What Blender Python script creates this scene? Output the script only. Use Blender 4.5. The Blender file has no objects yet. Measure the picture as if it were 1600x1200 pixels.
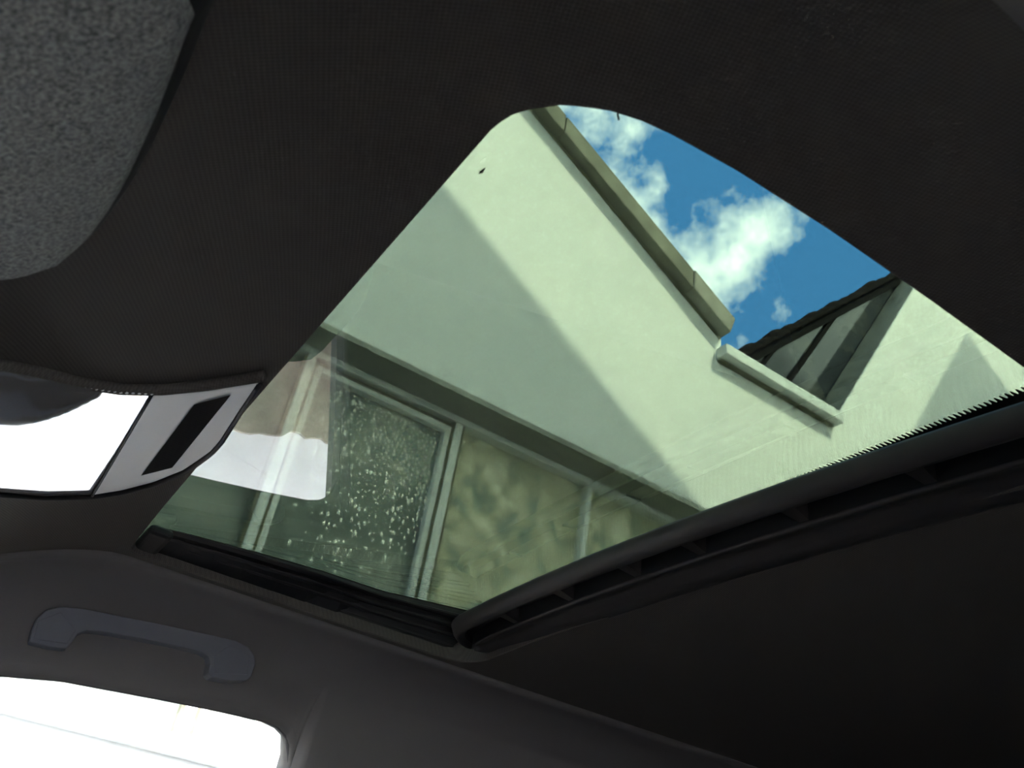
import bpy, bmesh, math, random
from mathutils import Vector, Matrix
random.seed(7)
# ------------------------------------------------------------------ camera
CZ = 1.15                      # lens height above the ground; all coordinates below are relative to it
AX = ((-0.552175106, -0.8203283554, 0.1488759269),     # camera right, in world axes (X = far side of car, Y = ahead, Z = up)
      (0.3946214212, -0.4144531728, -0.8200624985),    # camera down
      (0.734422621, -0.3940684672, 0.5525698661))      # camera forward
FP = 1340.0                    # focal length in pixels of the 1600 wide frame
scene = bpy.context.scene
cam_d = bpy.data.cameras.new('camera'); cam = bpy.data.objects.new('camera', cam_d)
scene.collection.objects.link(cam); scene.camera = cam
cam_d.sensor_width = 36; cam_d.lens = FP / 1600 * 36; cam_d.clip_start = 0.01; cam_d.clip_end = 400
m = Matrix.Identity(4)
for i in range(3):
    m[i][0] = AX[0][i]; m[i][1] = -AX[1][i]; m[i][2] = -AX[2][i]
m[0][3], m[1][3], m[2][3] = 0, 0, CZ
cam.matrix_world = m
cam_d.dof.use_dof = True; cam_d.dof.focus_distance = 1.0; cam_d.dof.aperture_fstop = 22
# ------------------------------------------------------------------ exposure, sky, sun
vs = scene.view_settings
vs.view_transform = 'Standard'; vs.look = 'None'; vs.gamma = 1; vs.use_curve_mapping = False; vs.exposure = 0.1
SUN = (1.0, 0.5, -1.3)
SKY_BLUE = (1.7, 5.6, 14.5)
CLOUD = (38.0, 36.5, 38.0)
SUN_E = 65.0
world = bpy.data.worlds.new('sky'); scene.world = world; world.use_nodes = True
nt = world.node_tree; nt.nodes.clear()
def wn(t, **k):
    n = nt.nodes.new(t)
    for a, b in k.items(): setattr(n, a, b)
    return n
wo = wn('ShaderNodeOutputWorld'); wb = wn('ShaderNodeBackground'); tc = wn('ShaderNodeTexCoord')
nt.links.new(wb.outputs[0], wo.inputs[0])
n1 = wn('ShaderNodeTexNoise'); n1.inputs['Scale'].default_value = 6.5; n1.inputs['Detail'].default_value = 9; n1.inputs['Roughness'].default_value = 0.58
mp = wn('ShaderNodeMapping'); mp.inputs['Location'].default_value = (1.3, 4.2, 0.9)
nt.links.new(tc.outputs['Generated'], mp.inputs[0]); nt.links.new(mp.outputs[0], n1.inputs[0])
# broken cloud on both sides of a wide clear lane; unseen far bank added for ambient light
dp = wn('ShaderNodeVectorMath', operation='DOT_PRODUCT'); dp.inputs[1].default_value = (0.848, 0.290, -0.444)
nt.links.new(tc.outputs['Generated'], dp.inputs[0])
ma = wn('ShaderNodeMath', operation='MULTIPLY_ADD'); ma.inputs[1].default_value = 1.3; ma.inputs[2].default_value = -0.362
a1 = wn('ShaderNodeMath', operation='ADD'); a1.inputs[1].default_value = 0.25; nt.links.new(dp.outputs['Value'], a1.inputs[0])
a2 = wn('ShaderNodeMath', operation='ABSOLUTE'); nt.links.new(a1.outputs[0], a2.inputs[0])
nt.links.new(a2.outputs[0], ma.inputs[0])
ad = wn('ShaderNodeMath', operation='ADD'); nt.links.new(n1.outputs[0], ad.inputs[0]); nt.links.new(ma.outputs[0], ad.inputs[1])
cr = wn('ShaderNodeValToRGB'); cr.color_ramp.elements[0].position = 0.46; cr.color_ramp.elements[1].position = 0.62
nt.links.new(ad.outputs[0], cr.inputs[0])
mx = wn('ShaderNodeMix', data_type='RGBA'); mx.inputs[6].default_value = (*SKY_BLUE, 1); mx.inputs[7].default_value = (*CLOUD, 1)
nt.links.new(cr.outputs[0], mx.inputs[0]); nt.links.new(mx.outputs[2], wb.inputs[0])
sd = bpy.data.lights.new('sun', 'SUN'); sd.energy = SUN_E; sd.angle = 0.004; sd.color = (1.0, 0.88, 0.76)
so = bpy.data.objects.new('sun', sd); scene.collection.objects.link(so)
so.rotation_euler = Vector(SUN).to_track_quat('-Z', 'Y').to_euler(); so.location = (-20, -9, 22)
# ------------------------------------------------------------------ helpers
def ray(px, py):
    c = ((px - 800) / FP, (py - 600) / FP, 1.0)
    return Vector([sum(AX[r][i] * c[r] for r in range(3)) for i in range(3)])
def on_z(px, py, z): d = ray(px, py); return d * (z / d.z)
def on_x(px, py, X): d = ray(px, py); return d * (X / d.x)
def interp(x, tab):
    if x <= tab[0][0]: return tab[0][1]
    for (a, b), (c, d) in zip(tab, tab[1:]):
        if x <= c: return b + (d - b) * (x - a) / (c - a)
    return tab[-1][1]
def smooth(t): t = max(0., min(1., t)); return t * t * (3 - 2 * t)
coll = scene.collection
OFF = Vector((0, 0, CZ))
def wpos(o):
    p = Vector(o.location)
    while o.parent: o = o.parent; p += Vector(o.location)
    return p
def tag(o, label=None, cat=None, group=None, kind=None):
    if label: o['label'] = label
    if cat: o['category'] = cat
    if group: o['group'] = group
    if kind: o['kind'] = kind
    return o
def empty(name, loc, label=None, cat=None, group=None, kind=None):
    o = bpy.data.objects.new(name, None); coll.objects.link(o); o.location = Vector(loc) + OFF
    o.empty_display_size = 0.05
    return tag(o, label, cat, group, kind)
def mk(name, verts, faces, mat, parent=None, sm=False, bevel=0, solid=0, seg=2):
    """one mesh object; verts are camera-relative, the origin goes to the base centre"""
    verts = [Vector(v) for v in verts]
    lo = [min(v[i] for v in verts) for i in range(3)]; hi = [max(v[i] for v in verts) for i in range(3)]
    org = Vector(((lo[0] + hi[0]) / 2, (lo[1] + hi[1]) / 2, lo[2]))
    me = bpy.data.meshes.new(name); me.from_pydata([v - org for v in verts], [], faces)
    bm = bmesh.new(); bm.from_mesh(me); bmesh.ops.recalc_face_normals(bm, faces=bm.faces); bm.to_mesh(me); bm.free()
    me.materials.append(mat)
    if sm:
        for p in me.polygons: p.use_smooth = True
    o = bpy.data.objects.new(name, me); coll.objects.link(o)
    o.location = org + OFF
    if parent: o.location = o.location - wpos(parent); o.parent = parent
    if solid:
        q = o.modifiers.new('solid', 'SOLIDIFY'); q.thickness = abs(solid); q.offset = 1 if solid > 0 else -1
    if bevel:
        q = o.modifiers.new('bevel', 'BEVEL'); q.width = bevel; q.segments = seg; q.limit_method = 'ANGLE'
    return o
def box_vf(x0, x1, y0, y1, z0, z1):
    v = [(x, y, z) for x in (x0, x1) for y in (y0, y1) for z in (z0, z1)]
    f = [(0, 1, 3, 2), (4, 6, 7, 5), (0, 4, 5, 1), (2, 3, 7, 6), (0, 2, 6, 4), (1, 5, 7, 3)]
    return v, f
def box(name, x0, x1, y0, y1, z0, z1, mat, parent=None, bevel=0):
    return mk(name, *box_vf(x0, x1, y0, y1, z0, z1), mat, parent, bevel=bevel)
def grid_f(nu, nv, closed_u=False):
    f = []
    for i in range(nu if closed_u else nu - 1):
        for j in range(nv - 1):
            a = i * nv + j; b = ((i + 1) % nu) * nv + j
            f.append((a, b, b + 1, a + 1))
    return f
def loft(name, rows, mat, parent=None, sm=True, caps=False, solid=0, closed_prof=False):
    nv = len(rows[0]); v = [p for r in rows for p in r]; f = grid_f(len(rows), nv)
    if closed_prof:
        for i in range(len(rows) - 1): f.append((i * nv + nv - 1, (i + 1) * nv + nv - 1, (i + 1) * nv, i * nv))
    if caps: f.append(tuple(range(nv))); f.append(tuple(range(len(v) - nv, len(v))))
    return mk(name, v, f, mat, parent, sm, solid=solid)
def tube(name, pts, r, mat, parent=None, n=8):
    pts = [Vector(p) for p in pts]; rows = []
    for i, p in enumerate(pts):
        t = (pts[min(i + 1, len(pts) - 1)] - pts[max(i - 1, 0)]).normalized()
        u = t.cross(Vector((0, 0, 1)));  u = u.normalized() if u.length > 1e-4 else Vector((1, 0, 0)); w = t.cross(u)
        rows.append([p + u * (r * math.cos(2 * math.pi * k / n)) + w * (r * math.sin(2 * math.pi * k / n)) for k in range(n)])
    return loft(name, rows, mat, parent, caps=True, closed_prof=True)
def plate_bm(outline, holes, x0, x1):
    """flat plate in the Y-Z plane between x0 and x1 with holes"""
    bm = bmesh.new(); es = []
    for lp in [outline] + holes:
        vs_ = [bm.verts.new((x0, y, z)) for y, z in lp]
        es += [bm.edges.new((vs_[i], vs_[(i + 1) % len(vs_)])) for i in range(len(vs_))]
    bmesh.ops.triangle_fill(bm, edges=es, use_beauty=True)
    r = bmesh.ops.extrude_face_region(bm, geom=bm.faces[:])
    for e in r['geom']:
        if isinstance(e, bmesh.types.BMVert): e.co.x = x1
    bmesh.ops.recalc_face_normals(bm, faces=bm.faces)
    bm.verts.index_update()
    v = [tuple(q.co) for q in bm.verts]; f = [tuple(q.index for q in g.verts) for g in bm.faces]; bm.free()
    return v, f
def beam(name, p0, p1, across, w, depth, mat, parent, bevel=0):
    """bar from p0 to p1 in a plane X = const; w across, depth towards +X"""
    p0, p1 = Vector(p0), Vector(p1); a = Vector(across).normalized() * (w / 2); d = Vector((depth, 0, 0))
    v = [p0 - a, p0 + a, p1 + a, p1 - a]; v += [q + d for q in v]
    return mk(name, v, [(0, 1, 2, 3), (7, 6, 5, 4), (0, 4, 5, 1), (1, 5, 6, 2), (2, 6, 7, 3), (3, 7, 4, 0)], mat, parent, bevel=bevel)
# ------------------------------------------------------------------ materials
def mat_new(name):
    mt = bpy.data.materials.new(name); mt.use_nodes = True; t = mt.node_tree
    return mt, t, t.nodes['Principled BSDF']
def pmat(name, col, rough=0.7, metal=0.0, col2=None, scale=20, detail=5, lo=0.4, hi=0.6, bump=0.0, bscale=None, bdist=0.001, spec=0.5, sheen=0):
    mt, t, b = mat_new(name)
    b.inputs['Base Color'].default_value = (*col, 1); b.inputs['Roughness'].default_value = rough; b.inputs['Metallic'].default_value = metal
    b.inputs['Specular IOR Level'].default_value = spec; b.inputs['Sheen Weight'].default_value = sheen
    co = t.nodes.new('ShaderNodeTexCoord')
    if col2:
        n = t.nodes.new('ShaderNodeTexNoise'); n.inputs['Scale'].default_value = scale; n.inputs['Detail'].default_value = detail
        t.links.new(co.outputs['Object'], n.inputs['Vector'])
        r = t.nodes.new('ShaderNodeValToRGB'); r.color_ramp.elements[0].position = lo; r.color_ramp.elements[1].position = hi
        r.color_ramp.elements[0].color = (*col, 1); r.color_ramp.elements[1].color = (*col2, 1)
        t.links.new(n.outputs[0], r.inputs[0]); t.links.new(r.outputs[0], b.inputs['Base Color'])
    if bump:
        n = t.nodes.new('ShaderNodeTexNoise'); n.inputs['Scale'].default_value = bscale or scale; n.inputs['Detail'].default_value = 4
        t.links.new(co.outputs['Object'], n.inputs['Vector'])
        bp = t.nodes.new('ShaderNodeBump'); bp.inputs['Strength'].default_value = bump; bp.inputs['Distance'].default_value = bdist
        t.links.new(n.outputs[0], bp.inputs['Height']); t.links.new(bp.outputs[0], b.inputs['Normal'])
    return mt
def knit(name, col, period=0.0019, strength=0.25):
    mt, t, b = mat_new(name)
    b.inputs['Roughness'].default_value = 0.95; b.inputs['Specular IOR Level'].default_value = 0.15
    co = t.nodes.new('ShaderNodeTexCoord'); ws = []
    for rot in (0.35, 0.35 + math.pi / 2):
        mpn = t.nodes.new('ShaderNodeMapping'); mpn.inputs['Rotation'].default_value = (0, 0, rot)
        t.links.new(co.outputs['Object'], mpn.inputs[0])
        w = t.nodes.new('ShaderNodeTexWave'); w.bands_direction = 'X'; w.inputs['Scale'].default_value = 2 * math.pi / period / 20
        w.inputs['Distortion'].default_value = 0.0
        t.links.new(mpn.outputs[0], w.inputs[0]); ws.append(w)
    mu = t.nodes.new('ShaderNodeMath'); mu.operation = 'ADD'
    t.links.new(ws[0].outputs['Fac'], mu.inputs[0]); t.links.new(ws[1].outputs['Fac'], mu.inputs[1])
    r = t.nodes.new('ShaderNodeMapRange'); r.inputs[1].default_value = 0; r.inputs[2].default_value = 2; r.inputs[3].default_value = 0.75; r.inputs[4].default_value = 1.2
    t.links.new(mu.outputs[0], r.inputs[0])
    vm = t.nodes.new('ShaderNodeVectorMath'); vm.operation = 'SCALE'; vm.inputs[0].default_value = col
    t.links.new(r.outputs[0], vm.inputs['Scale']); t.links.new(vm.outputs[0], b.inputs['Base Color'])
    bp = t.nodes.new('ShaderNodeBump'); bp.inputs['Strength'].default_value = strength; bp.inputs['Distance'].default_value = 0.0004
    t.links.new(mu.outputs[0], bp.inputs['Height']); t.links.new(bp.outputs[0], b.inputs['Normal'])
    return mt
def glass(name, tint, ior=1.5, rough=0.0):
    """sheet glass: tinted straight-through light plus Fresnel mirror reflection, per face"""
    mt = bpy.data.materials.new(name); mt.use_nodes = True; t = mt.node_tree; t.nodes.clear()
    o = t.nodes.new('ShaderNodeOutputMaterial'); mixn = t.nodes.new('ShaderNodeMixShader')
    ge = t.nodes.new('ShaderNodeNewGeometry'); dt = t.nodes.new('ShaderNodeVectorMath'); dt.operation = 'DOT_PRODUCT'
    t.links.new(ge.outputs['Normal'], dt.inputs[0]); t.links.new(ge.outputs['Incoming'], dt.inputs[1])
    def mth(op, a, b=None, c=None):
        q = t.nodes.new('ShaderNodeMath'); q.operation = op
        for i, x in enumerate((a, b, c)):
            if x is None: continue
            if isinstance(x, (int, float)): q.inputs[i].default_value = x
            else: t.links.new(x, q.inputs[i])
        return q.outputs[0]
    f0 = ((ior - 1) / (ior + 1)) ** 2          # Schlick's form of the Fresnel curve, the same from both sides of the sheet
    fres = mth('MULTIPLY_ADD', mth('POWER', mth('SUBTRACT', 1.0, mth('ABSOLUTE', dt.outputs['Value'])), 5.0), 1 - f0, f0)
    tr = t.nodes.new('ShaderNodeBsdfTransparent'); tr.inputs[0].default_value = (*[c ** 0.5 for c in tint], 1)
    gl = t.nodes.new('ShaderNodeBsdfGlossy'); gl.inputs['Roughness'].default_value = rough
    t.links.new(fres, mixn.inputs[0]); t.links.new(tr.outputs[0], mixn.inputs[1]); t.links.new(gl.outputs[0], mixn.inputs[2]); t.links.new(mixn.outputs[0], o.inputs[0])
    return mt
def obscure(name, c1, c2, c3, scale, rough=0.2, bump=0.6, bscale=60):
    """old textured window glass with grime"""
    mt, t, b = mat_new(name); co = t.nodes.new('ShaderNodeTexCoord')
    n = t.nodes.new('ShaderNodeTexNoise'); n.inputs['Scale'].default_value = scale; n.inputs['Detail'].default_value = 8; n.inputs['Roughness'].default_value = 0.68
    n.inputs['Distortion'].default_value = 0.6
    t.links.new(co.outputs['Object'], n.inputs['Vector'])
    r = t.nodes.new('ShaderNodeValToRGB'); e = r.color_ramp.elements
    e[0].position = 0.41; e[0].color = (*c1, 1); e[1].position = 0.60; e[1].color = (*c3, 1)
    q = e.new(0.5); q.color = (*c2, 1)
    t.links.new(n.outputs[0], r.inputs[0]); t.links.new(r.outputs[0], b.inputs['Base Color'])
    b.inputs['Roughness'].default_value = rough
    n2 = t.nodes.new('ShaderNodeTexNoise'); n2.inputs['Scale'].default_value = bscale; n2.inputs['Detail'].default_value = 3
    t.links.new(co.outputs['Object'], n2.inputs['Vector'])
    bp = t.nodes.new('ShaderNodeBump'); bp.inputs['Strength'].default_value = bump; bp.inputs['Distance'].default_value = 0.006
    t.links.new(n2.outputs[0], bp.inputs['Height']); t.links.new(bp.outputs[0], b.inputs['Normal'])
    return mt
M = {}
M['headliner'] = knit('headliner_knit', (0.0480, 0.0440, 0.0380))
M['side_trim'] = pmat('side_trim_fabric', (0.066, 0.063, 0.060), 0.9, bump=0.25, bscale=900, bdist=0.0005, spec=0.2)  # same cloth as the headliner, set lighter to stand in for side light
M['visor'] = pmat('visor_grain', (0.025, 0.027, 0.025), 0.75, col2=(0.15, 0.16, 0.145), scale=640, detail=3, lo=0.3, hi=0.7, bump=1.0, bscale=640, bdist=0.0009, spec=0.35)
M['black'] = pmat('black_plastic', (0.004, 0.004, 0.0043), 0.65, bump=0.1, bscale=600, bdist=0.0003, spec=0.2)
M['rail'] = pmat('dark_rail', (0.010, 0.009, 0.0095), 0.6, spec=0.2)
M['shade'] = pmat('sunshade_plastic', (0.012, 0.0105, 0.0098), 0.6, spec=0.35, bump=0.15, bscale=700, bdist=0.0003)
M['slat'] = pmat('grille_slat', (0.022, 0.021, 0.021), 0.9, spec=0.08)
M['grey'] = pmat('console_grey', (0.42, 0.43, 0.41), 0.42, bump=0.1, bscale=900, bdist=0.0003)
M['lens'] = pmat('console_lens', (0.86, 0.88, 0.87), 0.06, metal=1.0)
M['smoke'] = pmat('smoked_cover', (0.03, 0.035, 0.04), 0.25, col2=(0.05, 0.055, 0.06), scale=300)
M['handle'] = pmat('handle_plastic', (0.055, 0.058, 0.066), 0.65, bump=0.1, bscale=800, bdist=0.0003)
M['rubber'] = pmat('rubber_seal', (0.008, 0.008, 0.008), 0.7)
M['carpet'] = pmat('carpet', (0.012, 0.012, 0.0125), 1.0, bump=0.5, bscale=500)
M['tint'] = glass('sunroof_tinted_glass', (0.0335, 0.0475, 0.0340), 2.2)
M['clear'] = glass('clear_glass', (0.86, 0.9, 0.87), 1.5)
M['wall'] = pmat('white_render', (0.80, 0.81, 0.78), 0.9, col2=(0.86, 0.86, 0.82), scale=1.6, detail=8, lo=0.35, hi=0.65, bump=0.25, bscale=40, bdist=0.004, spec=0.1)
M['base'] = pmat('bare_brown_render', (0.13, 0.10, 0.075), 0.95, col2=(0.30, 0.25, 0.19), scale=7, detail=8, lo=0.3, hi=0.7, bump=0.6, bscale=30, bdist=0.01)
M['coping'] = pmat('weathered_concrete', (0.13, 0.125, 0.095), 0.9, col2=(0.27, 0.265, 0.205), scale=9, detail=8, lo=0.3, hi=0.7, bump=0.5, bscale=60, bdist=0.004)
M['copend'] = pmat('pale_concrete', (0.20, 0.19, 0.15), 0.9, col2=(0.40, 0.39, 0.33), scale=14, detail=8, lo=0.3, hi=0.7, bump=0.5, bscale=60, bdist=0.004)
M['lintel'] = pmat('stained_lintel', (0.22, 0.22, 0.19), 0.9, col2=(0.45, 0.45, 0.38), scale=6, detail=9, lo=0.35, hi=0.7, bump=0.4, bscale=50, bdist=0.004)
M['frame'] = pmat('painted_frame', (0.80, 0.81, 0.76), 0.6, col2=(0.87, 0.87, 0.83), scale=12, detail=8, lo=0.3, hi=0.6)
M['groove'] = pmat('groove_and_shade', (0.13, 0.12, 0.07), 0.9, col2=(0.25, 0.24, 0.17), scale=15)  # dark tone also stands in for shade under the sill and above the sash
M['sill'] = pmat('sill_paint', (0.6, 0.63, 0.62), 0.6, col2=(0.7, 0.72, 0.7), scale=9)
M['pane_a'] = obscure('hammered_pane', (0.13, 0.155, 0.135), (0.21, 0.245, 0.21), (0.36, 0.37, 0.31), 3.2, 0.3)
M['pane_b'] = obscure('mottled_pane', (0.28, 0.34, 0.27), (0.62, 0.58, 0.38), (0.92, 0.88, 0.66), 7.5, 0.3, 0.9, 38)
M['glint'] = pmat('dimple_glint', (1.0, 0.98, 0.86), 0.2, metal=0.25)  # pale base colour paints glints onto the glass dimples
M['darkglass'] = obscure('dark_glazing', (0.010, 0.014, 0.022), (0.018, 0.024, 0.032), (0.06, 0.064, 0.06), 3.0, 0.08, 0.03, 8)
M['bar'] = pmat('dark_glazing_bar', (0.007, 0.007, 0.007), 0.9, spec=0.04)
M['tile'] = pmat('dark_roof_tile', (0.006, 0.005, 0.0045), 0.95, col2=(0.016, 0.013, 0.011), scale=18, spec=0.04, bump=0.5, bscale=60, bdist=0.004)
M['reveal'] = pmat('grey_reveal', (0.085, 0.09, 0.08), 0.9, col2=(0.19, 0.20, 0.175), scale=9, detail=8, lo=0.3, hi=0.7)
M['ground'] = pmat('gravel_ground', (0.05, 0.042, 0.032), 0.95, col2=(0.10, 0.086, 0.066), scale=9, detail=9, bump=0.6, bscale=40, bdist=0.01)
M['brick'] = pmat('neighbour_render', (0.76, 0.75, 0.71), 0.9, col2=(0.82, 0.81, 0.77), scale=3)
M['roof'] = pmat('neighbour_roof', (0.16, 0.09, 0.07), 0.9, col2=(0.22, 0.13, 0.1), scale=6)
M['debris'] = pmat('debris', (0.012, 0.012, 0.01), 0.9)
M['thread'] = pmat('thread', (0.5, 0.5, 0.48), 0.6)
# ------------------------------------------------------------------ car cabin: headliner
XR, XL, YF, YR = 0.935, 0.182, -0.095, -0.515
PROF = [(-0.06, 0.10), (0.035, 0.22), (0.06, 0.262), (0.085, 0.284), (0.12, 0.296), (0.16, 0.30), (0.60, 0.30), (0.80, 0.296), (0.935, 0.288), (0.97, 0.283), (1.0, 0.268), (1.02, 0.25), (1.035, 0.23), (1.05, 0.20), (1.06, 0.185)]
def fdrop(Y): s = max(0., Y - YF); return 0.075 * (s / 0.15) ** 1.5
def H(X, Y): return interp(X, PROF) - fdrop(Y) * (1 if X < 0.9 else 1 - 0.5 * smooth((X - 0.9) / 0.12))
def surf(px, py, off=0.0):
    d = ray(px, py); a, b = 0.02, 1.6
    for k in range(60):
        t = (a + b) / 2; p = d * t
        if p.z < H(p.x, p.y) - off: a = t
        else: b = t
    return d * a
lc = [(0.240, -0.0955), (0.233, -0.0965), (0.226, -0.0985), (0.220, -0.102), (0.208, -0.112), (0.198, -0.128), (0.193, -0.142), (0.190, -0.157), (0.186, -0.191), (0.183, -0.25), (0.182, -0.32), (0.182, -0.40)]
def arc(cx, cy, r, a0, a1, n): return [(cx + r * math.cos(math.radians(a0 + (a1 - a0) * k / n)), cy + r * math.sin(math.radians(a0 + (a1 - a0) * k / n))) for k in range(n + 1)]
hole = list(lc) + arc(XL + 0.05, YR + 0.05, 0.05, 180, 270, 8) + arc(XR - 0.04, YR + 0.04, 0.04, 270, 360, 8) + arc(XR - 0.012, YF - 0.012, 0.012, 0, 90, 5)
def resample(lp, n):
    pts = [Vector(p) for p in lp] + [Vector(lp[0])]; L = [0]
    for a, b in zip(pts, pts[1:]): L.append(L[-1] + (b - a).length)
    out = []; j = 0
    for k in range(n):
        s = L[-1] * k / n
        while L[j + 1] < s: j += 1
        out.append(pts[j].lerp(pts[j + 1], (s - L[j]) / max(1e-9, L[j + 1] - L[j])))
    return out
NH = 320
def gz(Y): return 0.331 - 0.115 * (Y + 0.32)          # underside of the glass: the roof falls towards the windscreen
hp = resample(hole, NH)
RX0, RX1, RY0, RY1 = 0.045, 1.022, -1.5, 0.13
cx, cy = 0.56, -0.30
outer = []
for p in hp:
    d = p - Vector((cx, cy)); ts = []
    if d.x > 1e-6: ts.append((RX1 - cx) / d.x)
    if d.x < -1e-6: ts.append((RX0 - cx) / d.x)
    if d.y > 1e-6: ts.append((RY1 - cy) / d.y)
    if d.y < -1e-6: ts.append((RY0 - cy) / d.y)
    outer.append(Vector((cx, cy)) + d * min(ts))
rows = []
NR = 44
for i in range(NH):
    p, q = hp[i], outer[i]; n2d = (q - p).normalized(); r = []
    tp = gz(p.y + n2d.y * 0.006) - 0.0008; r.append((p.x + n2d.x * 0.006, p.y + n2d.y * 0.006, max(tp, H(p.x, p.y) + 0.0045)))
    r.append((p.x + n2d.x * 0.002, p.y + n2d.y * 0.002, H(p.x, p.y) + max(0.0042, min(0.014, (tp - H(p.x, p.y)) * 0.6))))
    for a in range(5):           # rolled edge
        th = a / 4 * math.pi / 2; rr = 0.0015
        r.append((p.x + n2d.x * rr * (1 - math.cos(th)), p.y + n2d.y * rr * (1 - math.cos(th)), H(p.x, p.y) + rr * (1 - math.sin(th))))
    for k in range(1, NR):
        t = (k / (NR - 1)) ** 1.3; e = p.lerp(q, 0.006 + 0.994 * t)
        r.append((e.x, e.y, H(e.x, e.y)))
    rows.append(r)
nv = len(rows[0])
ceil = mk('ceiling', [p for r in rows for p in r], grid_f(NH, nv, True), M['headliner'], sm=True)
tag(ceil, 'dark brown woven fabric headliner around the open sunroof', kind='structure')
# side trim over the passenger window and down the pillars
WT = [(-0.95, -0.25), (-0.378, -0.25), (-0.376, 0.0), (-0.372, 0.155), (-0.366, 0.176), (-0.358, 0.187), (-0.345, 0.194), (-0.326, 0.197), (-0.271, 0.195), (-0.198, 0.19), (-0.097, 0.182), (-0.037, 0.171), (0.05, 0.148), (0.13, 0.12), (0.30, 0.02), (0.62, -0.25)]
def side(name, mirror):
    ys = [-1.5, -0.9, -0.6, -0.45, -0.39] + [-0.379 + k * 0.0012 for k in range(46)] + [-0.32 + k * 0.02 for k in range(48)]
    rows = []
    for Y in ys:
        w = interp(Y, WT); top = H(1.03, Y) if Y < 0.1 else w + 0.075
        top = max(top - 0.0022, w + 0.012); r = []
        if mirror: pass
        elif Y < 0.1:
            for X in (0.948, 0.950, 0.956, 0.965, 0.975, 0.985, 0.995, 1.005, 1.015, 1.024):
                r.append((X, Y, H(X, Y) - (0.0022 if X > 0.949 else -0.002)))
        else:
            for k in range(10): r.append((1.03 - 0.006 * (10 - k) / 10, Y, top + 0.002 * (10 - k) / 10))
        for k in range(12):
            t = k / 11; x = 1.03 + 0.03 * math.sin(t * math.pi / 2) + 0.10 * max(0, 0.15 - (top + (w - top) * t))
            r.append((x, Y, top + (w - top) * t))
        x, _, z = r[-1]
        r += [(x + 0.004, Y, z - 0.003), (x + 0.02, Y, z - 0.002), (x + 0.045, Y, z + 0.012)]
        if mirror: r = [(1.088 - a, b, c) for a, b, c in r]
        rows.append(r)
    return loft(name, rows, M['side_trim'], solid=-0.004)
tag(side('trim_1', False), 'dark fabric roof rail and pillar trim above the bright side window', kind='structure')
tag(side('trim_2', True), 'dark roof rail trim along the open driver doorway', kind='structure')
sealp = []
for k in range(120):
    Y = 0.62 - k * 0.00838
    if Y < -0.372: break
    sealp.append((1.068, Y, interp(Y, WT) - 0.003))
sealp += [(1.068, -0.374, 0.15), (1.07, -0.377, 0.05), (1.085, -0.379, -0.1), (1.105, -0.380, -0.24)]
tag(tube('trim_3', sealp, 0.005, M['rubber']), 'black rubber seal round the side window', kind='structure')
# side window, windscreen, doors, floor, dash, rear
tag(mk('window_1', [(1.075, 0.62, -0.24), (1.12, 0.62, -0.26), (1.12, -0.40, -0.26), (1.075, -0.40, 0.215), (1.075, 0.10, 0.16), (1.079, 0.62, -0.24), (1.124, 0.62, -0.26), (1.124, -0.40, -0.26), (1.079, -0.40, 0.215), (1.079, 0.10, 0.16)],
       [(0, 1, 2, 3, 4), (9, 8, 7, 6, 5), (0, 5, 6, 1), (1, 6, 7, 2), (2, 7, 8, 3), (3, 8, 9, 4), (4, 9, 5, 0)], M['clear']), 'clear passenger side window glowing white with daylight', kind='structure')
tag(mk('window_2', [(0.07, 0.135, 0.17), (1.05, 0.135, 0.17), (1.10, 0.86, -0.28), (0.02, 0.86, -0.28), (0.07, 0.138, 0.174), (1.05, 0.138, 0.174), (1.10, 0.863, -0.276), (0.02, 0.863, -0.276)],
       [(0, 1, 2, 3), (7, 6, 5, 4), (0, 4, 5, 1), (1, 5, 6, 2), (2, 6, 7, 3), (3, 7, 4, 0)], M['clear']), 'sloping clear windscreen ahead of the cabin', kind='structure')
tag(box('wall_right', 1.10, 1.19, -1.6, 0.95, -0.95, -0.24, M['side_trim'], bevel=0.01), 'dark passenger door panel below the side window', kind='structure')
tag(box('wall_rear', -0.02, 1.19, -1.62, -1.52, -0.95, 0.36, M['carpet'], bevel=0.01), 'dark rear end of the cabin', kind='structure')
tag(box('wall_front', -0.05, 1.19, 0.62, 0.98, -0.95, -0.27, M['black'], bevel=0.03), 'dark dashboard below the windscreen', kind='structure')
tag(box('floor', -0.05, 1.19, -1.6, 0.95, -0.98, -0.93, M['carpet']), 'dark carpeted cabin floor', kind='structure')
tag(box('low_light_block', -0.12, -0.03, -1.6, 0.95, -0.95, -0.22, M['side_trim'], bevel=0.01), 'dark driver side panel, unseen, added to block low light', kind='structure')  # unseen panel added to block low light through the doorway
# ------------------------------------------------------------------ sunroof
sr = empty('sunroof', (0.55, -0.3, 0.30), 'green tinted glass sunroof with black guide rails set into the headliner', 'sunroof')
v, f = box_vf(0.14, 0.962, -0.68, -0.06, 0.0, 0.004)
mk('glass', [(a, b, c + gz(b)) for a, b, c in v], f, M['tint'], sr, bevel=0.001)
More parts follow.
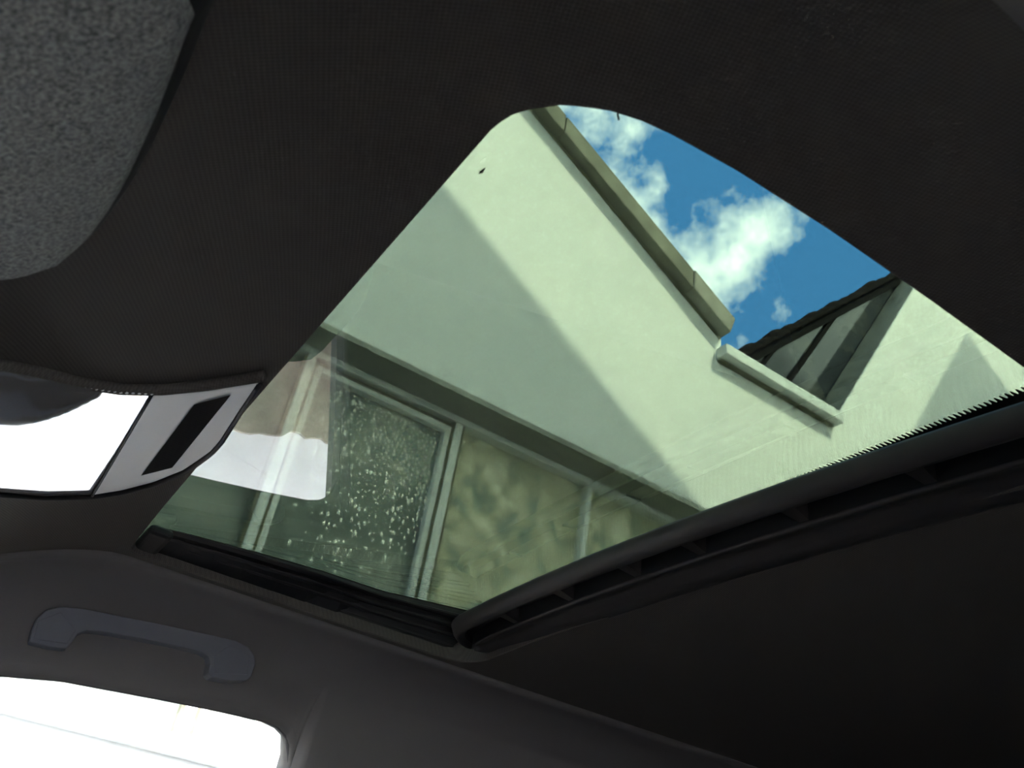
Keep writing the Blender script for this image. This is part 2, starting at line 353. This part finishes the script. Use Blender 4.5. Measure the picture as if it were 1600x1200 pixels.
# frame ring around the well
fr = []
for p in resample([(XL - 0.02, YF + 0.012), (XL - 0.02, YR - 0.14), (XR + 0.012, YR - 0.14), (XR + 0.012, YF + 0.012)], 160):
    n2 = (p - Vector((cx, cy))).normalized()
    g_ = gz(p.y) - 0.0003; g2_ = gz(p.y + n2.y * 0.03) - 0.0003; fr.append([(p.x, p.y, min(0.308, g_ - 0.003)), (p.x, p.y, g_), (p.x + n2.x * 0.03, p.y + n2.y * 0.03, g2_), (p.x + n2.x * 0.03, p.y + n2.y * 0.03, min(0.308, g2_ - 0.003))])
v = [p for r in fr for p in r]; f = grid_f(160, 4, True) + [(i * 4 + 3, ((i + 1) % 160) * 4 + 3, ((i + 1) % 160) * 4, i * 4) for i in range(160)]
mk('frame', v, f, M['black'], sr)
# stepped guide rails on the far side
for k, (x, z) in enumerate([(0.936, 0.3015), (0.931, 0.3085), (0.926, 0.3155), (0.921, 0.3225)]):
    v, f = [], []
    pr = [(x + 0.012, z), (x + 0.001, z - 0.0005), (x - 0.0008, z + 0.0006), (x - 0.0008, z + 0.0022), (x + 0.002, z + 0.003), (x + 0.004, z + 0.0075), (x + 0.012, z + 0.0075)]
    for Y in (-0.118, -0.16, -0.21, -0.25, -0.29, -0.33, -0.376, -0.42, -0.52):
        sk = interp(Y, [(-0.376, 0.0), (-0.29, -0.021), (-0.21, -0.032), (-0.14, -0.038)]) * k / 3
        v += [(a + sk, Y, 0.2985 + (b - 0.2985) * (gz(Y) - 0.0006 - 0.2985) / 0.0315) for a, b in pr]
    f = grid_f(9, 7) + [tuple(range(7)), tuple(range(56, 63))]
    mk('guide_rail', v, f, M['rail'], sr)
rows = []
for Y in (-0.105, -0.14, -0.175, -0.21, -0.25, -0.29, -0.33, -0.376, -0.42, -0.52):
    sk = interp(Y, [(-0.376, 0.0), (-0.29, -0.021), (-0.21, -0.032), (-0.14, -0.038)])
    rows.append([(0.952, Y, 0.2965), (0.938, Y, 0.2965), (0.924 + sk, Y, gz(Y) - 0.0007), (0.952, Y, gz(Y) - 0.0005)])
loft('rail_base', rows, M['black'], sr, sm=False, caps=True, closed_prof=True)
mk('rail_end_cap', *box_vf(0.876, 0.947, -0.124, -0.0985, 0.2935, gz(-0.098) - 0.0005), M['black'], sr, bevel=0.006, seg=3)
# ceramic dot edge of the glass
v, f = [], []
x = 0.15
FB, FT = -0.4900, -0.4832
def fz(Y): return (Y, gz(Y) - 0.0004)
v += [(0.15, *fz(-0.56)), (0.15, *fz(FB)), (0.80, *fz(FB)), (0.80, *fz(-0.56))]; f.append((0, 1, 2, 3))
while x < 0.62:
    b = len(v); v += [(x, *fz(FB)), (x + 0.0010, *fz(FT)), (x + 0.0018, *fz(FT)), (x + 0.0028, *fz(FB))]; f.append((b, b + 1, b + 2, b + 3)); x += 0.0036
tag(mk('frit_edge', v, f, M['debris'], sr, solid=-0.0003), 'black serrated ceramic edge of the glass', kind='stuff')
# ------------------------------------------------------------------ sunshade with its slotted front bar
sh = empty('sunshade', (0.56, -0.6, 0.298), 'dark slotted front bar of the retracted sunroof blind', 'sunshade')
SEC = [(-0.008, 0.3145), (-0.002, 0.3135), (0.0, 0.3105), (-0.005, 0.3025), (-0.0105, 0.2993), (-0.0125, 0.2990), (-0.0142, 0.3003), (-0.0220, 0.3085), (-0.0225, 0.318), (-0.0425, 0.318), (-0.0430, 0.3025),
       (-0.0445, 0.3003), (-0.047, 0.2998), (-0.049, 0.3012), (-0.053, 0.3065), (-0.066, 0.3065), (-0.071, 0.3018), (-0.078, 0.2990), (-0.088, 0.2985), (-0.0915, 0.3005), (-0.093, 0.3045)]
def ybar(X): return -0.4285 - 0.15 * (X - 0.56) ** 2
rows = []
for X in [0.17, 0.2, 0.25, 0.3, 0.36, 0.42, 0.48, 0.54, 0.6, 0.66, 0.72, 0.78, 0.82, 0.85, 0.865, 0.878, 0.888, 0.896, 0.902, 0.906, 0.9075]:
    e = max(0., (X - 0.85) / 0.0577); sc = math.sqrt(max(0.0025, 1 - e * e)); mid = -0.0465 - 0.006 * e
    rows.append([(X, ybar(X) + mid + (dy - mid) * sc, 0.2990 + (z - 0.2990) * (1 - 0.25 * e) + 0.001 * e) for dy, z in SEC])
loft('front_lip', [r[:8] for r in rows], M['shade'], sh, solid=0.001)
loft('slot_channel', [r[7:11] for r in rows], M['black'], sh, sm=False)
loft('rear_lip', [r[10:] for r in rows], M['shade'], sh, solid=0.001)
for px, py in [(808, 979), (899.5, 946.5), (1006, 910), (1109, 877), (1268, 827), (1472, 772)]:
    p = on_z(px, py, 0.3); X = p.x; y0 = ybar(X)
    v = [(X - 0.007, y0 - 0.0225, 0.3065), (X - 0.004, y0 - 0.044, 0.3035), (X + 0.004, y0 - 0.044, 0.3035), (X + 0.007, y0 - 0.0225, 0.3065)]
    v += [(a, b, 0.320) for a, b, c in v]
    mk('rib', v, [(0, 1, 2, 3), (7, 6, 5, 4), (0, 4, 5, 1), (1, 5, 6, 2), (2, 6, 7, 3), (3, 7, 4, 0)], M['shade'], sh)
rows = []
for X in [0.17 + 0.06 * k for k in range(13)]:
    rows.append([(X, ybar(X) - 0.090 - d, 0.3035 + z) for d, z in ((0, 0), (0.02, 0.001), (0.06, 0.006), (0.085, 0.006), (0.085, 0.012), (0.0, 0.012))])
loft('panel', rows, M['headliner'], sh, sm=False, caps=True, closed_prof=True)
# ------------------------------------------------------------------ overhead console
con = empty('overhead_console', surf(250, 690) + Vector((0, 0, -0.005)), 'grey overhead console with mirror-bright lamp cover and slotted microphone grille', 'console')
def pl(pts, n):
    """evenly resample an open polyline of pixel points"""
    P_ = [Vector(p) for p in pts]; L = [0]
    for a, b in zip(P_, P_[1:]): L.append(L[-1] + (b - a).length)
    out = []; j = 0
    for k in range(n):
        s = L[-1] * k / (n - 1)
        while j < len(L) - 2 and L[j + 1] < s: j += 1
        out.append(P_[j].lerp(P_[j + 1], (s - L[j]) / (L[j + 1] - L[j])))
    return out
def coons(top, bot, lef, rig, nu, nw):
    T, B, Lf, Rg = pl(top, nu), pl(bot, nu), pl(lef, nw), pl(rig, nw); g = []
    for i in range(nu):
        u = i / (nu - 1); row = []
        for j in range(nw):
            w = j / (nw - 1)
            row.append(T[i] * (1 - w) + B[i] * w + Lf[j] * (1 - u) + Rg[j] * u - (T[0] * (1 - u) * (1 - w) + T[-1] * u * (1 - w) + B[0] * (1 - u) * w + B[-1] * u * w))
        g.append(row)
    return g
def patch(name, g, off, mat, parent, thick=0.006, shape=None):
    nu, nw = len(g), len(g[0]); v = []
    for i in range(nu):
        for j in range(nw):
            b = shape(i / (nu - 1), j / (nw - 1)) if shape else 0.0
            v.append(surf(g[i][j].x, g[i][j].y, off + b))
    f = grid_f(nu, nw); n = len(v); v += [p + p.normalized() * thick for p in v]
    f += [tuple(k + n for k in reversed(q)) for q in grid_f(nu, nw)]
    ring = [i * nw for i in range(nu)] + [(nu - 1) * nw + j for j in range(1, nw)] + [i * nw + nw - 1 for i in range(nu - 2, -1, -1)] + [j for j in range(nw - 2, 0, -1)]
    f += [(ring[k], ring[(k + 1) % len(ring)], ring[(k + 1) % len(ring)] + n, ring[k] + n) for k in range(len(ring))]
    return mk(name, v, f, mat, parent, True, bevel=0.0006)
lens_g = coons([(-110, 560), (-60, 568), (0, 579), (60, 590), (120, 604), (190, 614), (235, 616)], [(-110, 752), (-60, 762), (0, 769), (70, 775), (141, 773)], [(-110, 560), (-110, 752)], [(235, 616), (141, 773)], 30, 20)
def lens_shape(u, w):          # dished cover: tilted towards the side window, curling down along its near edge
    w0 = 0.48 * (1 if u < 0.3 else max(0.0, 1 - ((u - 0.3) / 0.5) ** 2)); d = w0 - w
    k = 0.0 if d < -0.06 else (d if d > 0.06 else (d + 0.06) ** 2 / 0.24)
    return 0.009 * w + (0.032 * k + 0.035 * k * k) * (1 + max(0.0, 0.4 - u) * 1.5)
patch('lamp_cover', lens_g, 0.004, M['lens'], con, thick=0.03, shape=lens_shape)
body_g = coons([(241, 616), (290, 613), (330, 608), (404, 598)], [(147, 773), (190, 766), (240, 753), (285, 735), (308, 720)], [(241, 616), (147, 773)], [(404, 598), (374, 641), (343, 689), (329, 705), (308, 720)], 26, 20)
patch('side_panel', body_g, 0.004, M['grey'], con)
TL, TR, BR, BL = Vector((303.5, 632)), Vector((361, 617)), Vector((269, 731)), Vector((220, 743.5))
gr = patch('microphone_grille', coons([TL, TR], [BL, BR], [TL, BL], [TR, BR], 4, 12), 0.0044, M['black'], con, 0.002)
NS = 34
for k in range(NS):
    t0, t1 = (k + 0.2) / NS, (k + 0.62) / NS
    a, b, c, d = TL.lerp(BL, t0), TR.lerp(BR, t0), TR.lerp(BR, t1), TL.lerp(BL, t1)
    v = [surf(q.x, q.y, 0.0050) for q in (a, b, c, d)] + [surf(q.x, q.y, 0.0036) for q in (a, b, c, d)]
    mk('grille_slat', v, [(0, 1, 2, 3), (7, 6, 5, 4), (0, 4, 5, 1), (1, 5, 6, 2), (2, 6, 7, 3), (3, 7, 4, 0)], M['slat'], gr)
low = [(-110, 756), (-60, 766), (0, 774), (70, 779), (143, 777), (192, 770), (243, 757), (289, 738), (311, 723), (332, 707), (346, 691), (377, 642), (406, 599)]
tube('bezel', [surf(p.x, p.y, 0.003) for p in pl(low, 60)], 0.0022, M['black'], con)
tube('split_line', [surf(p.x, p.y, 0.0035) for p in pl([(239, 614), (144, 775)], 12)], 0.0012, M['black'], con)
# padded fabric edge of the headliner above the console, with its row of stitches
upp = [(-110, 550), (-60, 560), (0, 571), (60, 582), (120, 597), (190, 608), (250, 609), (320, 602), (413, 587)]
wl = tube('edge_welt', [surf(p.x, p.y, 0.003) for p in pl(upp, 70)], 0.0042, M['headliner'], con)
v, f = [], []
for k, p in enumerate(pl([(-40, 569), (0, 577), (60, 589), (120, 603), (190, 613), (236, 615)], 30)):
    c = surf(p.x, p.y, 0.0065); b = len(v)
    for i in range(3):
        for j in range(6):
            th = math.pi * (i + 0.5) / 3; ph = 2 * math.pi * j / 6
            v.append(c + Vector((0.0011 * math.sin(th) * math.cos(ph), 0.0017 * math.sin(th) * math.sin(ph), 0.0010 * math.cos(th))))
    for i in range(2):
        for j in range(6): f.append((b + i * 6 + j, b + i * 6 + (j + 1) % 6, b + (i + 1) * 6 + (j + 1) % 6, b + (i + 1) * 6 + j))
    f += [tuple(b + j for j in range(6)), tuple(b + 12 + j for j in range(6))]
tag(mk('stitching', v, f, M['thread'], con, True), 'row of pale stitches along the fabric edge', kind='stuff')
# ------------------------------------------------------------------ sun visor
vo = [(345, -30), (330, 5), (282, 130), (238, 225), (205, 285), (168, 335), (125, 372), (70, 390), (0, 396), (-80, 398), (-200, 390), (-230, 200), (-230, -60), (-150, -160), (60, -200), (300, -160)]
vp = [surf(p.x, p.y, 0.010) for p in pl(vo + [vo[0]], 90)][:-1]
cen = sum(vp, Vector()) / len(vp)
vis = empty('sun_visor', cen + Vector((0, 0, -0.03)), 'grey grained sun visor with rounded corner folded up against the headliner', 'sun visor')
def ring_mesh(name, spec, mt, close):
    rows = [[cen + (p - cen) * q + Vector((0, 0, dz)) for p in vp] for q, dz in spec]
    n = len(vp); v = [p for r in rows for p in r]; f = []
    for i in range(len(rows) - 1):
        for j in range(n): f.append((i * n + j, i * n + (j + 1) % n, (i + 1) * n + (j + 1) % n, (i + 1) * n + j))
    if close: f += [tuple(range(n)), tuple(range((len(rows) - 1) * n, len(rows) * n))]
    return mk(name, v, f, mt, vis, True)
ring_mesh('panel', [(0.90, 0.004), (0.955, 0.0), (0.962, -0.010), (0.955, -0.0165), (0.94, -0.020), (0.915, -0.0222), (0.88, -0.0233), (0.82, -0.024), (0.7, -0.0243), (0.5, -0.0245), (0.3, -0.0245), (0.12, -0.0245)], M['visor'], True)
ring_mesh('edge_shade', [(0.95, 0.010), (0.99, 0.006), (1.0, 0.0), (0.998, -0.006), (0.988, -0.0115), (0.972, -0.0145), (0.957, -0.0155)], M['black'], False)  # black rim put in for the shade along the visor edge
# ------------------------------------------------------------------ grab handle
gh = empty('grab_handle', (1.02, -0.16, 0.19), 'folded dark plastic grab handle above the bright side window', 'grab handle')
def hx(z): return 1.150 - 0.6 * z          # front face of the handle leans with the trim
def on_h(px, py, back=0.0):
    d = ray(px, py); t = (1.150 + back) / (d.x + 0.6 * d.z); return d * t
hout = [(46, 1003), (50, 985), (58, 966), (72, 953), (95, 948), (130, 951), (190, 963), (260, 977), (330, 992), (368, 1001), (388, 1011), (398, 1024), (399, 1038), (393, 1056), (386, 1063), (360, 1064), (332, 1058), (326, 1052), (329, 1036), (326, 1026), (314, 1019), (270, 1008), (210, 996), (160, 987), (135, 985), (122, 990), (114, 1002), (104, 1013), (80, 1011)]
fr_ = [on_h(*p) for p in hout]; n = len(fr_)
bk_ = [on_h(*p) + Vector((0.03, 0, 0)) for p in hout]
hb = bmesh.new(); hv = [hb.verts.new(p) for p in fr_]; he = [hb.edges.new((hv[i], hv[(i + 1) % n])) for i in range(n)]
bmesh.ops.triangle_fill(hb, edges=he, use_beauty=True); hb.verts.index_update()
tri = [tuple(q.index for q in g.verts) for g in hb.faces]; hb.free()
v = fr_ + bk_; f = tri + [tuple(k + n for k in t) for t in tri] + [(i, (i + 1) % n, (i + 1) % n + n, i + n) for i in range(n)]
mk('grip', v, f, M['handle'], gh, bevel=0.0012, seg=2)
for pts in ([(52, 999), (60, 970), (95, 957), (118, 985), (104, 1006)], [(335, 1052), (333, 1026), (360, 1008), (390, 1024), (386, 1054)]):
    a = [on_h(*p) + Vector((-0.0009, 0, 0)) for p in pts]; b = [q + Vector((0.003, 0, 0)) for q in a]; k = len(a)
    mk('mount_cover', a + b, [tuple(range(k)), tuple(range(2 * k - 1, k - 1, -1))] + [(i, (i + 1) % k, (i + 1) % k + k, i + k) for i in range(k)], M['handle'], gh, bevel=0.0004)
# ------------------------------------------------------------------ passenger seat (seen mirrored in the glass)
seat = empty('passenger_seat', (0.92, -0.2, -0.93), 'dark passenger seat beside the bright side window', 'seat')
def cushion(name, prof, x0, x1, mt):
    rows = []
    for X, sc in ((x0, 0.55), (x0 + 0.012, 0.82), (x0 + 0.035, 0.96), (x0 + 0.07, 1.0), (x1 - 0.07, 1.0), (x1 - 0.035, 0.96), (x1 - 0.012, 0.82), (x1, 0.55)):
        my, mz = sum(p[0] for p in prof) / len(prof), sum(p[1] for p in prof) / len(prof)
        rows.append([(X, my + (y_ - my) * sc, mz + (z_ - mz) * sc) for y_, z_ in prof])
    return loft(name, rows, mt, seat, caps=True, closed_prof=True)
cushion('headrest', [(y_, z_ - 0.06) for y_, z_ in [(-0.165, -0.045), (-0.176, 0.0), (-0.195, 0.05), (-0.215, 0.075), (-0.24, 0.082), (-0.275, 0.080), (-0.30, 0.07), (-0.31, 0.03), (-0.30, -0.04), (-0.24, -0.08), (-0.19, -0.075)]], 0.80, 1.045, M['carpet'])
for X in (0.88, 0.965): tube('headrest_post', [(X, -0.235, -0.05), (X, -0.225, -0.17)], 0.006, M['rubber'], seat)
cushion('backrest', [(-0.11, -0.14), (-0.06, -0.35), (-0.01, -0.62), (0.02, -0.78), (-0.12, -0.80), (-0.22, -0.60), (-0.27, -0.35), (-0.28, -0.16), (-0.22, -0.12)], 0.68, 1.085, M['carpet'])
cushion('seat_cushion', [(0.45, -0.62), (0.43, -0.57), (0.2, -0.60), (-0.02, -0.66), (-0.05, -0.75), (-0.05, -0.93), (0.42, -0.93), (0.46, -0.80)], 0.68, 1.085, M['carpet'])
# ------------------------------------------------------------------ bits on the glass
p = on_z(752, 268, 0.3065)
tag(mk('grass_seed', [p + Vector(q) for q in ((-.0028, -.0004, 0), (0, -.0010, -.0004), (.0022, .0002, 0), (.0004, .0006, 0), (-.0028, -.0004, .0008), (0, -.0010, .0008), (.0022, .0002, .0008), (.0004, .0006, .0008))],
       [(0, 1, 2, 3), (7, 6, 5, 4), (0, 4, 5, 1), (1, 5, 6, 2), (2, 6, 7, 3), (3, 7, 4, 0)], M['debris']), 'tiny dark seed stuck on the sunroof glass over the white wall', 'debris')
a, b = on_z(966, 172, 0.3025), on_z(967, 187, 0.3025)
tag(tube('lint_thread', [a, a.lerp(b, 0.4) + Vector((0.0006, 0, 0)), b], 0.0005, M['debris'], n=6), 'short black thread hanging at the curved sunroof edge against the sky', 'debris')
# ------------------------------------------------------------------ white house beside the car
D = 2.5; G = -CZ
def cop(Y): return 3.42 + 0.546 * (Y + 1.192)        # underside of the sloping coping on the wall face
SZ = 2.60                                              # underside of the sill in the roof notch
JY = -3.367
def jam(Z): return JY - (Z - 2.726) / 1.61
HEADZ, SILLZ, WY0, WY1 = 1.728, 0.355, 0.66, -3.14
house = empty('house', (D + 0.1, -1.5, G), 'white rendered house wall with sloping coping, shadowed and sunlit, seen through the sunroof', 'house')
outline = [(6.0, G), (6.0, cop(1.6) - 0.546 * 4.4 if False else cop(1.6) - 2.4), (1.6, cop(1.6)), (-2.47, cop(-2.47)), (-2.47, SZ), (jam(SZ), SZ), (jam(5.6), 5.6), (-9.5, 5.6), (-9.5, G)]
whole = [(WY0, SILLZ), (WY0, HEADZ), (WY1, HEADZ), (WY1, SILLZ)]
wl_ = mk('wall', *plate_bm(outline, [whole], D, D + 0.2), M['wall'], house)
# bare band at the foot of the wall with a ragged top edge
top = []
y = 5.9
rnd = random.Random(3)
while y > -9.4: top.append((y, -0.535 + rnd.uniform(-0.014, 0.014) + 0.012 * math.sin(y * 9.3))); y -= rnd.uniform(0.012, 0.035)
mk('bare_plinth', *plate_bm([(5.95, G)] + top + [(-9.45, G)], [], D - 0.012, D + 0.01), M['base'], house)
# coping: near prism with overhang
def copseg(name, y0, y1, mt, pr=0.068, th=0.122, lift=0.0):
    v = []
    for Y in (y0, y1):
        z = cop(Y) + lift
        v += [(D - pr, Y, z), (D - pr, Y, z + th), (D + 0.25, Y, z + th + 0.03), (D + 0.25, Y, z)]
    if y1 < -2.3:       # square-cut lower end
        for q in (5, 6): v[q] = (v[q][0], v[q][1] - 0.035, v[q][2] - 0.02)
    return mk(name, v, [(0, 1, 2, 3), (7, 6, 5, 4), (0, 4, 5, 1), (1, 5, 6, 2), (2, 6, 7, 3), (3, 7, 4, 0)], mt, house, bevel=0.008)
for y0, y1 in ((1.6, 0.62), (0.617, -0.36), (-0.363, -1.34), (-1.343, -2.21)): copseg('coping_stone', y0, y1, M['coping'])
copseg('coping_end', -2.213, -2.465, M['copend'], 0.073, 0.127)
beam('drip_groove', (D - 0.012, 1.6, cop(1.6) - 0.006), (D - 0.012, -2.46, cop(-2.46) - 0.006), (0, 0.48, -0.88), 0.012, 0.02, M['groove'], house)
# notch: sill, grey reveal, dark glazing and tiled verge behind
box('notch_sill', D - 0.07, D + 0.2, -3.30, -2.44, 2.585, 2.650, M['sill'], house, bevel=0.006)
box('sill_shade', D - 0.022, D + 0.05, -3.27, -2.45, 2.573, 2.586, M['groove'], house)  # dark strip painting the shadow under the sill
r0, r1 = 2.65, 5.5
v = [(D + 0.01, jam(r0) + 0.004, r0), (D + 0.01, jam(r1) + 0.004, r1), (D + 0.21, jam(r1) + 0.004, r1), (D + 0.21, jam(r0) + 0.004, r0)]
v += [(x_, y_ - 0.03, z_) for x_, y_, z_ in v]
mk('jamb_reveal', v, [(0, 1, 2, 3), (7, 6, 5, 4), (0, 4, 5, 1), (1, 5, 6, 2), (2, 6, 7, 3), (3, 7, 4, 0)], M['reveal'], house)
dorm = empty('roof_glazing', (D + 0.22, -3.3, 2.6)); dorm.parent = house; dorm.location = dorm.location - house.location
GX = D + 0.22
t0, t1 = on_x(1176, 562, GX), on_x(1395, 445, GX)
sl = (t1.z - t0.z) / (t1.y - t0.y)
def vz_(Y): return t0.z + sl * (Y - t0.y)
def barY(px, py): return on_x(px, py, GX)
b1, b2 = barY(1190, 570), barY(1231, 595)
def up(b, Z): return b.y - (Z - b.z) / 1.62
lowz = 2.56
def meet(b):       # where a bar line meets the verge
    # y = b.y-(z-b.z)/1.62 ; z = t0.z+sl*(y-t0.y)
    y_ = (b.y + b.z / 1.62 - (t0.z - sl * t0.y) / 1.62) / (1 + sl / 1.62); return y_, vz_(y_)
m1, m2 = meet(b1), meet(b2)
l1, l2 = (up(b1, lowz), lowz), (up(b2, lowz), lowz)
yl = t0.y + (lowz - t0.z) / sl
endY = -4.75
mk('pane', *plate_bm([(yl, lowz), m1, l1], [], GX, GX + 0.01), M['darkglass'], dorm)
mk('pane', *plate_bm([l1, m1, m2, l2], [], GX, GX + 0.01), M['darkglass'], dorm)
mk('pane', *plate_bm([l2, m2, (endY, vz_(endY)), (endY, lowz)], [], GX, GX + 0.01), M['darkglass'], dorm)
for (ly, lz), (my, mz), w in ((l1, m1, 0.018), (l2, m2, 0.026)):
    beam('glazing_bar', (GX - 0.02, ly, lz), (GX - 0.02, my, mz), (0, 1.62, 1), w, 0.04, M['bar'], dorm)
dirv = Vector((0, endY - yl, vz_(endY) - lowz)); Lv = dirv.length; dirv.normalize(); nrm = Vector((0, dirv.z, -dirv.y))
if nrm.z < 0: nrm = -nrm
beam('verge_board', Vector((GX - 0.03, yl, lowz)) + nrm * 0.014, Vector((GX - 0.03, endY, vz_(endY))) + nrm * 0.006, nrm, 0.055, 0.08, M['bar'], dorm)
k = 0; s = 0.0
while s < Lv - 0.1:
    L_ = rnd.uniform(0.15, 0.19); q = Vector((GX + 0.02, yl, lowz)) + dirv * s; h0 = 0.030 + rnd.uniform(0, 0.014)
    rows = []
    for tt, hh in ((0, 0.6), (0.12, 0.95), (0.8, 1.0), (1.0, 0.75)):
        c = q + dirv * (L_ * tt) + nrm * (0.03 + 0.01 * tt); r = []
        for a in range(7):
            th = math.pi * a / 6; r.append(c + Vector((-0.075 * math.cos(th), 0, 0)) + nrm * (h0 * hh * math.sin(th) * 1.4))
        rows.append(r)
    loft('verge_tile', rows, M['tile'], dorm, caps=True, closed_prof=True); s += L_ * 0.9
# big workshop window: lintel soffit, frame, mullions, sash, panes
WX = D + 0.18
win = empty('window', (WX, (WY0 + WY1) / 2, SILLZ)); win.parent = house; win.location = win.location - house.location
win['label'] = 'wide window of obscure glass with pale painted frames'
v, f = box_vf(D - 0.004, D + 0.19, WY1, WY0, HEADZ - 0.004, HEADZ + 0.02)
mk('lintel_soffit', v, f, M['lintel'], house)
box('head_rail', WX - 0.045, WX + 0.02, WY1, WY0, HEADZ - 0.030, HEADZ - 0.002, M['frame'], win, bevel=0.004)
box('window_sill', D - 0.05, WX + 0.02, WY1 - 0.04, WY0 + 0.04, SILLZ - 0.05, SILLZ, M['sill'], house, bevel=0.006)
MY = [0.64, 0.04, -0.592, -1.222, -1.874, -2.50, -3.12]
for i, y in enumerate(MY):
    w = 0.034 if i != 4 else 0.026
    box('mullion', WX - 0.04, WX + 0.02, y - w / 2, y + w / 2, SILLZ, HEADZ - 0.02, M['frame'], win, bevel=0.004)
    if i in (2, 3): box('mullion_groove', WX - 0.034, WX, y - w / 2 - 0.010, y + w / 2 + 0.010, SILLZ, HEADZ - 0.03, M['groove'], win)
pm = ['pane_a', 'pane_a', 'pane_a', 'pane_b', 'pane_b', 'pane_b']
for i in range(6):
    y1, y0 = MY[i], MY[i + 1]
    box('pane', WX + 0.004, WX + 0.010, y0, y1, SILLZ, HEADZ - 0.02, M[pm[i]], win)
ys1, ys0 = MY[2] - 0.025, MY[3] + 0.025                 # opening sash between the second and third mullion
zs1, zs0 = HEADZ - 0.052, SILLZ + 0.03
ss = 0.026
for nm, a in (('stile', (ys1 - ss, ys1, zs0, zs1)), ('stile', (ys0, ys0 + ss, zs0, zs1)), ('rail', (ys0 + ss, ys1 - ss, zs1 - ss, zs1)), ('rail', (ys0 + ss, ys1 - ss, zs0, zs0 + ss))):
    box('sash_' + nm, WX - 0.03, WX + 0.006, a[0], a[1], a[2], a[3], M['frame'], win, bevel=0.004)
v, f = box_vf(WX - 0.012, WX + 0.003, ys0, ys1, zs1, HEADZ - 0.028); mk('sash_gap_shade', v, f, M['groove'], win)  # dark filler painting the shadow between head rail and sash
# dimples in the obscure glass, coloured pale to stand for glints, thickest towards the upper far corner of the sash
def dimples(ya, yb, za, zb, n, seed, bias):
    rr = random.Random(seed); v, f, kept = [], [], []
    for k in range(n):
        for _ in range(60):
            u, w = rr.random(), rr.random()
            if rr.random() < bias(u, w) and all((u - a) ** 2 * (yb - ya) ** 2 + (w - b) ** 2 * (zb - za) ** 2 > 0.00016 for a, b in kept): break
        else: continue
        kept.append((u, w))
        y, z = ya + (yb - ya) * u, za + (zb - za) * w; b = len(v); r1 = rr.uniform(0.0035, 0.0085); r2 = r1 * rr.uniform(0.9, 1.9)
        v.append((WX + 0.0040 - 0.34 * r1, y, z))
        for q in range(6):
            th = 2 * math.pi * q / 6; v.append((WX + 0.0045, y + r1 * math.cos(th), z + r2 * math.sin(th)))
        f += [(b, b + 1 + q, b + 1 + (q + 1) % 6) for q in range(6)]
    return v, f
v, f = dimples(ys1 - ss, ys0 + ss, zs0 + ss, zs1 - ss, 560, 5, lambda u, w: max(0.02, min(1, (0.25 + 0.9 * u) * (w ** 3.2) * 1.3)) if u > 0.12 else 0.0)
tag(mk('dimple_glint', v, f, M['glint'], win), 'dimples in the hammered glass, pale colour standing in for glints', kind='stuff')
v, f = dimples(MY[3] - 0.02, MY[4] + 0.02, SILLZ + 0.3, HEADZ - 0.04, 70, 9, lambda u, w: 0.3 + 0.5 * w)
tag(mk('dimple_glint', v, f, M['glint'], win), 'scattered dimples in the mottled glass, glints put into their pale colour', kind='stuff')
# ------------------------------------------------------------------ ground and the houses across the drive that shade the wall
tag(mk('ground', [(-40, -40, G), (40, -40, G), (40, 40, G), (-40, 40, G), (-40, -40, G - 0.2), (40, -40, G - 0.2), (40, 40, G - 0.2), (-40, 40, G - 0.2)], [(0, 1, 2, 3), (7, 6, 5, 4), (0, 4, 5, 1), (1, 5, 6, 2), (2, 6, 7, 3), (3, 7, 4, 0)], M['ground']), 'gravel drive under the car', kind='structure')
CX = -3.0; dist = D - CX
def cast(y, z): return (y * D - dist * SUN[1], z * D + dist * -SUN[2])
def nb(name, pts, label):
    e = empty(name, (CX - 2.5, sum(p[0] for p in pts) / len(pts), G), label, 'house', 'houses across the drive')
    top_ = list(pts)
    mk('wall', *plate_bm([(pts[0][0], G)] + top_ + [(pts[-1][0], G)], [], CX - 5, CX), M['brick'], e)
    for (ya, za), (yb, zb) in zip(pts, pts[1:]):
        if abs(yb - ya) < 0.05: continue
        v = [(CX - 5.1, ya, za), (CX + 0.0, ya, za), (CX + 0.0, yb, zb), (CX - 5.1, yb, zb)]
        v += [(a, b, c - 0.12) for a, b, c in v]
        mk('roof_slope', v, [(0, 1, 2, 3), (7, 6, 5, 4), (0, 4, 5, 1), (1, 5, 6, 2), (2, 6, 7, 3), (3, 7, 4, 0)], M['roof'], e)
    return e
A1, V1 = (1.2, 1.267 + 0.596 * 1.2), (-1.1975, 0.553)
nb('neighbour_house', [cast(4.2, A1[1] - 0.596 * 3.0), cast(*A1), cast(*V1)], 'tall rendered house across the drive shading the lower wall')
nb('neighbour_house', [cast(V1[0] - 0.002, V1[1]), cast(-1.922, 1.627), cast(-3.6, 1.627 - 0.69 * 1.678)], 'narrow gabled house across the drive with steep and shallow slopes')
